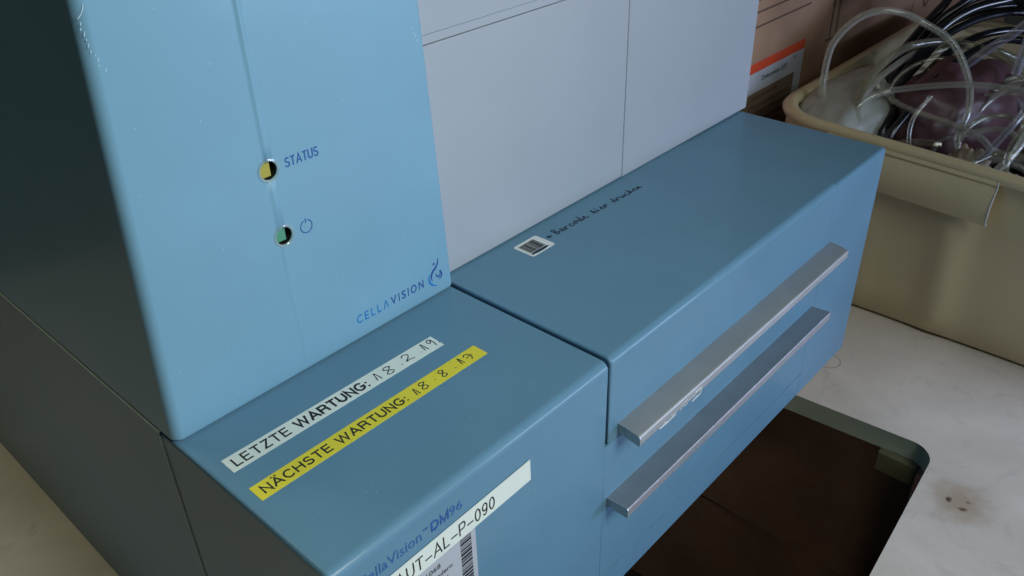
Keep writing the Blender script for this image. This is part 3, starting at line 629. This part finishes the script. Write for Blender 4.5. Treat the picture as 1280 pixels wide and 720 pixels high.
TUBES = {
  'T1': [(0.86, 0.2086, -0.117), (0.86, 0.2168, -0.0855), (0.86, 0.2211, -0.0538), (0.87, 0.2207, -0.0017), (0.88, 0.1981, 0.0365), (0.9, 0.1726, 0.0517), (0.92, 0.144, 0.0496), (0.94, 0.1124, 0.0338), (0.95, 0.0762, 0.0137), (0.95, 0.051, -0.0142), (0.94, 0.0292, -0.0476), (0.92, 0.0178, -0.0766), (0.9, 0.01, -0.1281)],
  'T2': [(0.83, 0.1455, -0.1028), (0.86, 0.1611, -0.0768), (0.9, 0.1634, -0.0487), (0.95, 0.1595, -0.0314), (1.0, 0.1437, -0.0188), (1.05, 0.1056, -0.0174), (1.05, 0.0502, -0.0201), (1.02, 0.0031, -0.0238), (1.0, -0.0457, -0.048)],
  'T3': [(0.86, 0.1893, -0.1123), (0.9, 0.1966, -0.0992), (0.95, 0.1883, -0.0819), (1.0, 0.1715, -0.0703), (1.05, 0.1479, -0.0555), (1.1, 0.1109, -0.0407), (1.15, 0.0621, -0.0465), (1.2, 0.0073, -0.073)],
  'T4': [(0.84, 0.1632, -0.0999), (0.86, 0.1538, -0.0752), (0.88, 0.1371, -0.0631), (0.9, 0.1099, -0.0551), (0.92, 0.0493, -0.0414), (0.94, -0.0, -0.0388), (0.95, -0.0519, -0.0412)],
  'T5': [(0.92, 0.1697, -0.0592), (0.92, 0.1442, -0.0772), (0.9, 0.1, -0.0835), (0.88, 0.0547, -0.082), (0.87, 0.0165, -0.0833), (0.86, -0.021, -0.0879), (0.86, -0.052, -0.1041)],
  'T6': [(0.82, -0.0311, -0.1206), (0.82, -0.0447, -0.0901), (0.83, -0.0577, -0.0605), (0.85, -0.0676, -0.0355), (0.88, -0.0721, -0.0091)],
  'T7': [(0.79, -0.0647, -0.1122), (0.8, -0.0744, -0.0905), (0.82, -0.0806, -0.0711), (0.86, -0.0874, -0.0452)],
  'T8': [(1.15, 0.1867, -0.0809), (1.2, 0.1744, -0.062), (1.22, 0.1448, -0.0416), (1.24, 0.1135, -0.031), (1.25, 0.0766, -0.0327), (1.25, 0.0277, -0.0478)],
  'T9': [(1.0, 0.102, -0.148), (1.02, 0.0816, -0.1011), (1.05, 0.0609, -0.0741), (1.08, 0.0369, -0.0613), (1.1, 0.0071, -0.0605), (1.1, -0.0313, -0.0722)],
  'T10': [(0.95, 0.0513, -0.1263), (0.97, 0.041, -0.097), (1.0, 0.0222, -0.069), (1.03, -0.0044, -0.0499), (1.05, -0.0386, -0.0507)],
  'T11': [(0.93, 0.0304, -0.1343), (0.95, 0.0165, -0.098), (0.98, -0.0002, -0.0648), (1.0, -0.0285, -0.0455), (1.0, -0.0502, -0.0446)],
  'T12': [(0.88, 0.0098, -0.1252), (0.9, 0.0111, -0.1002), (0.93, -0.0036, -0.0845), (0.95, -0.0279, -0.081), (0.95, -0.0547, -0.0907), (0.93, -0.0752, -0.1065)],
  'T13': [(0.9, 0.0452, -0.1283), (0.92, 0.0199, -0.1152), (0.94, -0.011, -0.1035), (0.95, -0.0384, -0.1036), (0.95, -0.0735, -0.1199)],
  'T14': [(0.9, 0.1091, -0.1157), (0.9, 0.0721, -0.1157), (0.93, 0.0448, -0.0988), (0.96, 0.0249, -0.0774), (1.0, 0.0018, -0.0582), (1.05, -0.028, -0.0529)],
  'T15': [(0.95, -0.0258, 0.0542), (0.97, 0.0023, 0.0279), (0.99, 0.0304, -0.002), (1.0, 0.0551, -0.0314), (1.02, 0.0838, -0.0656)],
  'T16': [(0.82, 0.1523, -0.1105), (0.85, 0.1619, -0.0896), (0.9, 0.1633, -0.068), (0.96, 0.1539, -0.047), (1.02, 0.1357, -0.0312), (1.08, 0.0949, -0.0264), (1.1, 0.0364, -0.0401)],
  'T17': [(0.8, -0.075, -0.1044), (0.81, -0.0725, -0.0792), (0.82, -0.0788, -0.0463), (0.84, -0.0833, -0.0288)],
  'T18': [(0.8, -0.0264, -0.1185), (0.82, -0.0377, -0.1041), (0.84, -0.0559, -0.0963), (0.84, -0.0808, -0.093), (0.84, -0.1026, -0.0989)],
}
CABLES = {
  'C1': [(0.88, 0.1566, -0.1239), (0.95, 0.1612, -0.0854), (1.02, 0.152, -0.0448), (1.08, 0.1415, -0.0176), (1.14, 0.1156, 0.0025), (1.2, 0.0797, 0.0113), (1.24, 0.0347, 0.0099)],
  'C2': [(0.88, 0.1393, -0.1263), (0.94, 0.1411, -0.0875), (1.0, 0.1276, -0.0456), (1.06, 0.118, -0.0167), (1.12, 0.0927, 0.0026), (1.18, 0.058, 0.0083), (1.22, 0.0206, 0.0004)],
  'C3': [(0.87, 0.1202, -0.1249), (0.92, 0.1181, -0.087), (0.98, 0.1063, -0.0517), (1.04, 0.0975, -0.0316), (1.1, 0.0767, -0.0162), (1.15, 0.0441, -0.0116), (1.18, 0.0052, -0.017)],
  'C4': [(0.95, 0.1725, -0.0946), (1.0, 0.1635, -0.046), (1.06, 0.1553, -0.0101), (1.1, 0.1413, 0.0225), (1.14, 0.1263, 0.0463)],
  'C5': [(0.95, 0.161, -0.0988), (1.0, 0.1502, -0.0474), (1.06, 0.1429, -0.008), (1.1, 0.1199, 0.0232), (1.14, 0.0882, 0.0427)],
  'C6': [(0.95, 0.1449, -0.0885), (1.0, 0.136, -0.042), (1.06, 0.1276, -0.008), (1.1, 0.1007, 0.021), (1.14, 0.0674, 0.033), (1.18, 0.0315, 0.0353)],
  'C7': [(0.92, 0.1669, -0.1253), (0.97, 0.1608, -0.0761), (1.03, 0.15, -0.0416), (1.09, 0.1431, -0.0095), (1.14, 0.1254, 0.0167), (1.18, 0.0912, 0.0306)],
  'C8': [(0.86, 0.1039, -0.124), (0.9, 0.0963, -0.0891), (0.95, 0.0861, -0.0549), (1.0, 0.0728, -0.0323), (1.06, 0.0538, -0.0181), (1.1, 0.0202, -0.0114)],
}

# ================================================================ PLASTIC CRATE
crate = thing('storage_crate', 'ivory plastic stacking crate full of clear tubing standing right of the machine', 'crate', (1.12, -.08, TT + .0005))
ci = crate.matrix_world.inverted()
def rib(y):
    return .0130 * math.exp(-((y + .045) / .026) ** 2) + .004 * math.exp(-((y - .075) / .02) ** 2) + .0055 * math.exp(-((y + .26) / .022) ** 2)  # bulges shaped to catch light as bright bands on the near wall
def rloop(nx, fx, y0, y1, r, skew=0.0, n=8, bulge=0.0):
    """rounded rectangle; skew tilts the long near and far sides a little"""
    c = [(fx - r, y0 + r, -90), (fx - r, y1 - r, 0), (nx + r, y1 - r, 90), (nx + r, y0 + r, 180)]
    out = []
    for cx, cy, a0 in c:
        for k in range(n + 1):
            a = math.radians(a0 + 90 * k / n); x, y = cx + r * math.cos(a), cy + r * math.sin(a)
            out.append((x + skew * (y + .11), y))
        if (cx, cy) == (nx + r, y1 - r):
            for k in range(1, 60):
                y = (y1 - r) + (y0 + r - (y1 - r)) * k / 60; out.append((nx - bulge * rib(y) + skew * (y + .11), y))
    return out
def loft(name, loops, m, parent, closed_ends=(True, True)):
    bm = bmesh.new(); R_ = [[bm.verts.new((x, y, z)) for x, y in lp] for lp, z in loops]; n = len(R_[0])
    for a, b in zip(R_, R_[1:]):
        for k in range(n): bm.faces.new((a[k], a[(k + 1) % n], b[(k + 1) % n], b[k]))
    if closed_ends[0]: bm.faces.new(R_[0])
    if closed_ends[1]: bm.faces.new(R_[-1])
    bmesh.ops.recalc_face_normals(bm, faces=bm.faces)
    o = link(name, bm, m, parent, angle=55); o.matrix_parent_inverse = ci; return o
Y0, Y1 = -.42, .272
RZ = -.085
def lp(i, r, sk=.10, b=0): return rloop(.735 + i, 1.455 - i, Y0 + i, Y1 - i, max(r - i * .5, .02), sk, bulge=b)
def low(i, r, b=0): return rloop(.770 + i, 1.43 - i, Y0 + .02 + i, Y1 - .03 - i, max(r - i * .5, .02), -.01, bulge=b)
z0 = TT + .001
body = loft('body', [(low(.006, .07), z0), (low(0, .07, .3), z0 + .006), (low(-.004, .07, 1), z0 + .05), (lp(.012, .08, .07, 1), RZ - .090), (lp(.010, .08, .085), RZ - .030), (lp(.009, .08), RZ - .008), (lp(.016, .08), RZ - .008), (lp(.017, .08), RZ - .03), (low(.006, .07), z0 + .012), (low(.02, .06), z0 + .008)], M['crate'], crate)
loft('rim', [(lp(.008, .085), RZ - .016), (lp(.001, .085), RZ - .013), (lp(-.001, .085), RZ - .006), (lp(.003, .085), RZ), (lp(.014, .085), RZ + .001), (lp(.0195, .085), RZ - .003), (lp(.0205, .085), RZ - .010), (lp(.012, .085), RZ - .007)], M['crate'], crate, (False, False))
# hooked carrying rail under the rim
pr = [(.742, -.095), (.735, -.0945), (.7325, -.0985), (.7345, -.1025), (.7310, -.108), (.7250, -.118), (.7215, -.132), (.7225, -.146), (.7280, -.1560), (.7310, -.1545), (.7260, -.1445), (.7250, -.132), (.7285, -.120), (.7345, -.110), (.742, -.106)]
bm = bmesh.new(); yy = [-.0850, -.0845, .02, .12, .16]
rings = [[bm.verts.new((x + .10 * (y + .11) * .9, y, z)) for x, z in pr] for y in yy]
for a, b in zip(rings, rings[1:]):
    for k in range(len(pr)): bm.faces.new((a[k], a[(k + 1) % len(pr)], b[(k + 1) % len(pr)], b[k]))
bm.faces.new(rings[0]); bm.faces.new(rings[-1][::-1]); bmesh.ops.recalc_face_normals(bm, faces=bm.faces)
o = link('carrying_rail', bm, M['crate'], crate, angle=50); o.matrix_parent_inverse = ci

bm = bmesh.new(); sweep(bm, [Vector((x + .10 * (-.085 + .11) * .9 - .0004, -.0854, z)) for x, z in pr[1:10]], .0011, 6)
o = link('rail_highlight', bm, M['stick'], crate); o.matrix_parent_inverse = ci  # white line standing in for the highlight on the rail's end
# ================================================================ BOXES BEHIND
def shipping_box(x0, x1, label):
    t = thing('cardboard_box', label, 'box', ((x0 + x1) / 2, .58, TT + .0005)); inv = t.matrix_world.inverted()
    o = link('body', boxbm((x0, .33, TT + .0005), (x1, .83, .45), .004, 3), M['cardb'], t); o.matrix_parent_inverse = inv
    return t, inv, o
ba, inv, bo = shipping_box(.56, 1.541, 'big brown cardboard box with orange and white shipping label behind the crate')
def on(o, p, i): o.parent = p; o.matrix_parent_inverse = i; return o
BY = .33
lab = on(patch('shipping_label', .7300, 1.0190, -.1900, -.0430, FRONT, -BY + .0001, .0004, M['shiplabel'], None), ba, inv)
on(patch('orange_band', .7300, 1.0180, -.0600, -.0432, FRONT, -BY + .0006, .0003, M['orange'], None), lab, Matrix())
on(patch('printed_field', .7310, .9900, -.1890, -.0960, FRONT, -BY + .0006, .0003, M['pouch'], None), lab, Matrix())
for z, h, a, b in ((-.103, .006, .84, .93), (-.118, .007, .835, .975), (-.133, .007, .835, .98), (-.149, .007, .835, .97), (-.164, .006, .835, .96)):
    on(patch('print_line', a, b, z - h, z, FRONT, -BY + .0010, .0002, M['tape_brown'], None), lab, Matrix())
tt = text('lettering', 'Dokument 272', (.8700, BY, -.0800), FRONT, .0880, .0085, M['ink'], None, lift=.0007, bold=.01); on(tt, lab, Matrix())
tt = text('lettering', '12', (.9800, BY, -.0715), FRONT, .0100, .0060, M['ink'], None, lift=.0007); on(tt, lab, Matrix())
for z, x1_ in ((.0385, 1.10), (.0150, 1.02), (.058, 1.2)):
    on(patch('print_line', .70, x1_, z, z + .0032, FRONT, -BY + .0001, .0002, M['tape_brown'], None), ba, inv)
# two arrows and a bar: this side up
bm = bmesh.new()
for x in (1.120, 1.146):
    add_bm(bm, boxbm((x - .0022, BY - .0006, -.064), (x + .0022, BY - .0001, -.004)))
    add_bm(bm, prism([(x - .008, -.008), (x + .008, -.008), (x, .012)], 1, BY - .0007, BY - .0002))
add_bm(bm, boxbm((1.108, BY - .0006, -.072), (1.158, BY - .0001, -.067)))
on(link('arrow_print', bm, M['tape_brown'], None, smooth=False), ba, inv)
bb, inv2, o = shipping_box(1.549, 2.35, 'brown cardboard box further right behind the crate, partly hidden by black cables')
bm = bmesh.new()
sweep(bm, spline([Vector((1.62 + .022 * math.sin(a * math.pi / 6), BY - .0003, -.06 + .05 * math.cos(a * math.pi / 6))) for a in range(13)], 4), .004, 6, ((0, 1, 0), .05))
on(link('glass_print', bm, M['tape_brown'], None), bb, inv2)

# ================================================================ CONTENTS OF THE CRATE
def hose(name, label, cat, pts, r, m, group, sides=12, hollow=False):
    pts = [(pts[0][0] - .01, pts[0][1], pts[0][2] - .07)] + list(pts) + [(min(pts[-1][0] + .03, 1.30), pts[-1][1] - .09, pts[-1][2] - .02), (min(pts[-1][0] + .04, 1.31), max(pts[-1][1] - .16, -.33), pts[-1][2] - .10)]
    c = Vector(pts[0]); bm = bmesh.new(); sweep(bm, spline([Vector(p) - c for p in pts], 8), r, sides)
    if hollow:
        b2 = bmesh.new(); sweep(b2, spline([Vector(p) - c for p in pts], 8), r * .62, 10); 
        bmesh.ops.reverse_faces(b2, faces=b2.faces); add_bm(bm, b2)
    o = link(name, bm, m, angle=80); o.location = c; o['label'] = label; o['category'] = cat; o['group'] = group
    return o
TL = {
 'T1': ('clear_tube', 'clear tube rising in the tallest loop in front of the box arrows', 'tube', .0062),
 'T2': ('clear_tube', 'thick yellowed tube arching over the heap just below the tallest loop', 'tubeo', .0075),
 'T3': ('clear_tube', 'yellowed tube arching from the white bag towards the far crate wall', 'tubeo', .0068),
 'T4': ('clear_tube', 'clear tube running almost level across the middle of the crate', 'tube', .0055),
 'T5': ('clear_tube', 'clear tube slanting down to the right across the plum bag', 'tube', .0055),
 'T6': ('clear_tube', 'bluish clear tube leaning steeply out at the near right of the heap', 'tubeb', .0060),
 'T7': ('clear_tube', 'bright clear tube beside the bluish one at the near right', 'tube', .0060),
 'T8': ('clear_tube', 'yellowed tube curving along the far inner wall of the crate', 'tubeo', .0080),
 'T9': ('clear_tube', 'thin clear tube bowed upward at the right behind the plum bag', 'tube', .0045),
 'T10': ('clear_tube', 'thin clear tube in the middle of three bowed strands at the right', 'tube', .0045),
 'T11': ('clear_tube', 'thin clear tube nearest of three bowed strands at the right', 'tube', .0045),
 'T12': ('clear_tube', 'short clear tube curled over the dark hollow at the right', 'tubeo', .0050),
 'T13': ('clear_tube', 'short clear tube lying low over the dark hollow', 'tube', .0048),
 'T14': ('clear_tube', 'thin brownish tube rising from behind the crate wall over the plum bag', 'tubeo', .0035),
 'T15': ('clear_tube', 'bluish tube coming down from the upper right edge', 'tubeb', .0075),
 'T16': ('clear_tube', 'clear tube running close under the thick yellowed arch', 'tube', .0060),
 'T17': ('clear_tube', 'yellowed tube stub standing at the near right rim', 'tubeo', .0060),
 'T18': ('clear_tube', 'pale tube lying beside the beige paper at the near rim', 'tubeo', .0055),
}
for k, (nm, lb, mm, r) in TL.items():
    hose(nm, lb, 'tube', TUBES[k], r * .86, M[mm], 'tubes heaped in the crate', hollow=True)
CL = {
 'C1': 'black cable third from the top of the bundle arching over the crate', 'C2': 'black cable in the middle of the bundle arching over the crate',
 'C3': 'black cable lowest but one, bending round above the plum bag', 'C4': 'outermost black cable leaving the picture at the top left of the bundle',
 'C5': 'black cable just inside the outermost one of the bundle', 'C6': 'black cable crossing the box face near the top edge',
 'C7': 'black cable rising from the dark hollow beside the white bag', 'C8': 'innermost black cable hugging the upper edge of the plum bag'}
for k, lb in CL.items():
    hose('black_cable', lb, 'cable', CABLES[k], .0072 if k in ('C1', 'C4', 'C6') else .0062, M['cable'], 'black cables bundled in the crate')

rnd = random.Random(5)
for k in range(12):
    cx_, cy_ = rnd.uniform(.90, 1.22), rnd.uniform(-.14, .13); R_ = rnd.uniform(.05, .10); a0 = rnd.uniform(0, 6.28); tl = rnd.uniform(-.6, .9)
    T_ = Matrix.Rotation(rnd.uniform(-1.3, 1.3), 3, 'Y') @ Matrix.Rotation(tl, 3, 'X')
    pts = [Vector((cx_, cy_, -.115)) + T_ @ Vector((R_ * math.cos(a0 + i * .62), R_ * 1.15 * math.sin(a0 + i * .62), .006 * i)) for i in range(rnd.randint(7, 12))]
    pts = [Vector((min(max(p.x, .80), 1.38), min(max(p.y, -.36), .20), min(p.z, -.02))) for p in pts]
    c = pts[0].copy(); bm = bmesh.new(); rr_ = rnd.uniform(.0022, .0036); sweep(bm, spline([p - c for p in pts], 6), rr_, 10)
    o = link('clear_tube', bm, M['tube' if k % 3 else 'tubeo'], angle=80); o.location = c
    o['label'] = 'very thin clear tube coiled in a small loop among the thicker tubes in the crate'; o['category'] = 'tube'; o['group'] = 'very thin tubes coiled in the crate'

def crumple(name, label, cat, c, size, m, seed, amp, freq, sub=4, rot=(0, 0, 0)):
    bm = bmesh.new(); bmesh.ops.create_icosphere(bm, subdivisions=sub, radius=1)
    for v in bm.verts:
        d = v.co.normalized(); f = 1 + amp * (noise.turbulence(d * freq + Vector((seed, seed * 2, 0)), 4, True) - .5)
        v.co = Vector((d.x * size[0], d.y * size[1], d.z * size[2])) * f
    o = link(name, bm, m, angle=180); o.location = c; o.rotation_euler = rot; o['label'] = label; o['category'] = cat; return o
crumple('plastic_bag', 'dark plum coloured plastic bag lying in the crate under the tubes', 'bag', (1.04, .060, -.140), (.160, .088, .108), M['plum'], 3, .16, 1.0, 5, (0, .25, -.2))
crumple('paper_scrap', 'crumpled beige paper scrap sticking up at the near crate rim', 'paper', (.835, -.020, -.135), (.030, .030, .036), M['paper'], 8, .7, 2.2, 4)
crumple('paper_scrap', 'small brownish crumpled paper further right at the near crate rim', 'paper', (.800, -.085, -.135), (.030, .026, .026), M['paper'], 12, .7, 2.2, 4)
o = crumple('plastic_bag', 'crumpled white plastic bag stuffed into the corner of the crate nearest the boxes', 'bag', (.930, .190, -.122), (.150, .075, .055), M['bag'], 17, .22, .9, 5, (-.05, -.04, .05))
# dark tangle further down that nobody could count
bm = bmesh.new(); rnd = random.Random(21)
for k in range(60):
    c = Vector((rnd.uniform(.84, 1.32), rnd.uniform(-.34, .14), rnd.uniform(-.31, -.15))); R_ = rnd.uniform(.04, .09)
    tilt = Matrix.Rotation(rnd.uniform(-.8, .8), 3, 'X') @ Matrix.Rotation(rnd.uniform(-.8, .8), 3, 'Y'); a0 = rnd.uniform(0, 6.28); ln = rnd.uniform(3, 6)
    c.x = min(max(c.x, .80 + R_), 1.40 - R_); c.y = min(max(c.y, -.37 + R_), .20 - R_)
    pts = [c + tilt @ Vector((R_ * math.cos(a0 + ln * i / 14), R_ * rnd.uniform(.9, 1.1) * math.sin(a0 + ln * i / 14), .01 * i / 14)) for i in range(15)]
    sweep(bm, pts, rnd.uniform(.003, .006), 8)
link('tangled_tubing', bm, M['tubeo'], kind='stuff', label='dense tangle of thin tubing filling the bottom of the crate', category='tubing')
bm = bmesh.new()
for k in range(70):
    c = Vector((rnd.uniform(.84, 1.30), rnd.uniform(-.34, .14), rnd.uniform(-.33, -.18))); R_ = rnd.uniform(.05, .1)
    c.x = min(max(c.x, .80 + R_), 1.40 - R_); c.y = min(max(c.y, -.37 + R_), .20 - R_)
    a0 = rnd.uniform(0, 6.28); tilt = Matrix.Rotation(rnd.uniform(-.5, .5), 3, 'X')
    sweep(bm, [c + tilt @ Vector((R_ * math.cos(a0 + i * .35), R_ * math.sin(a0 + i * .35), 0)) for i in range(15)], rnd.uniform(.005, .008), 8)
link('tangled_cables', bm, M['cable'], kind='stuff', label='dense tangle of black cables at the bottom of the crate', category='cables')
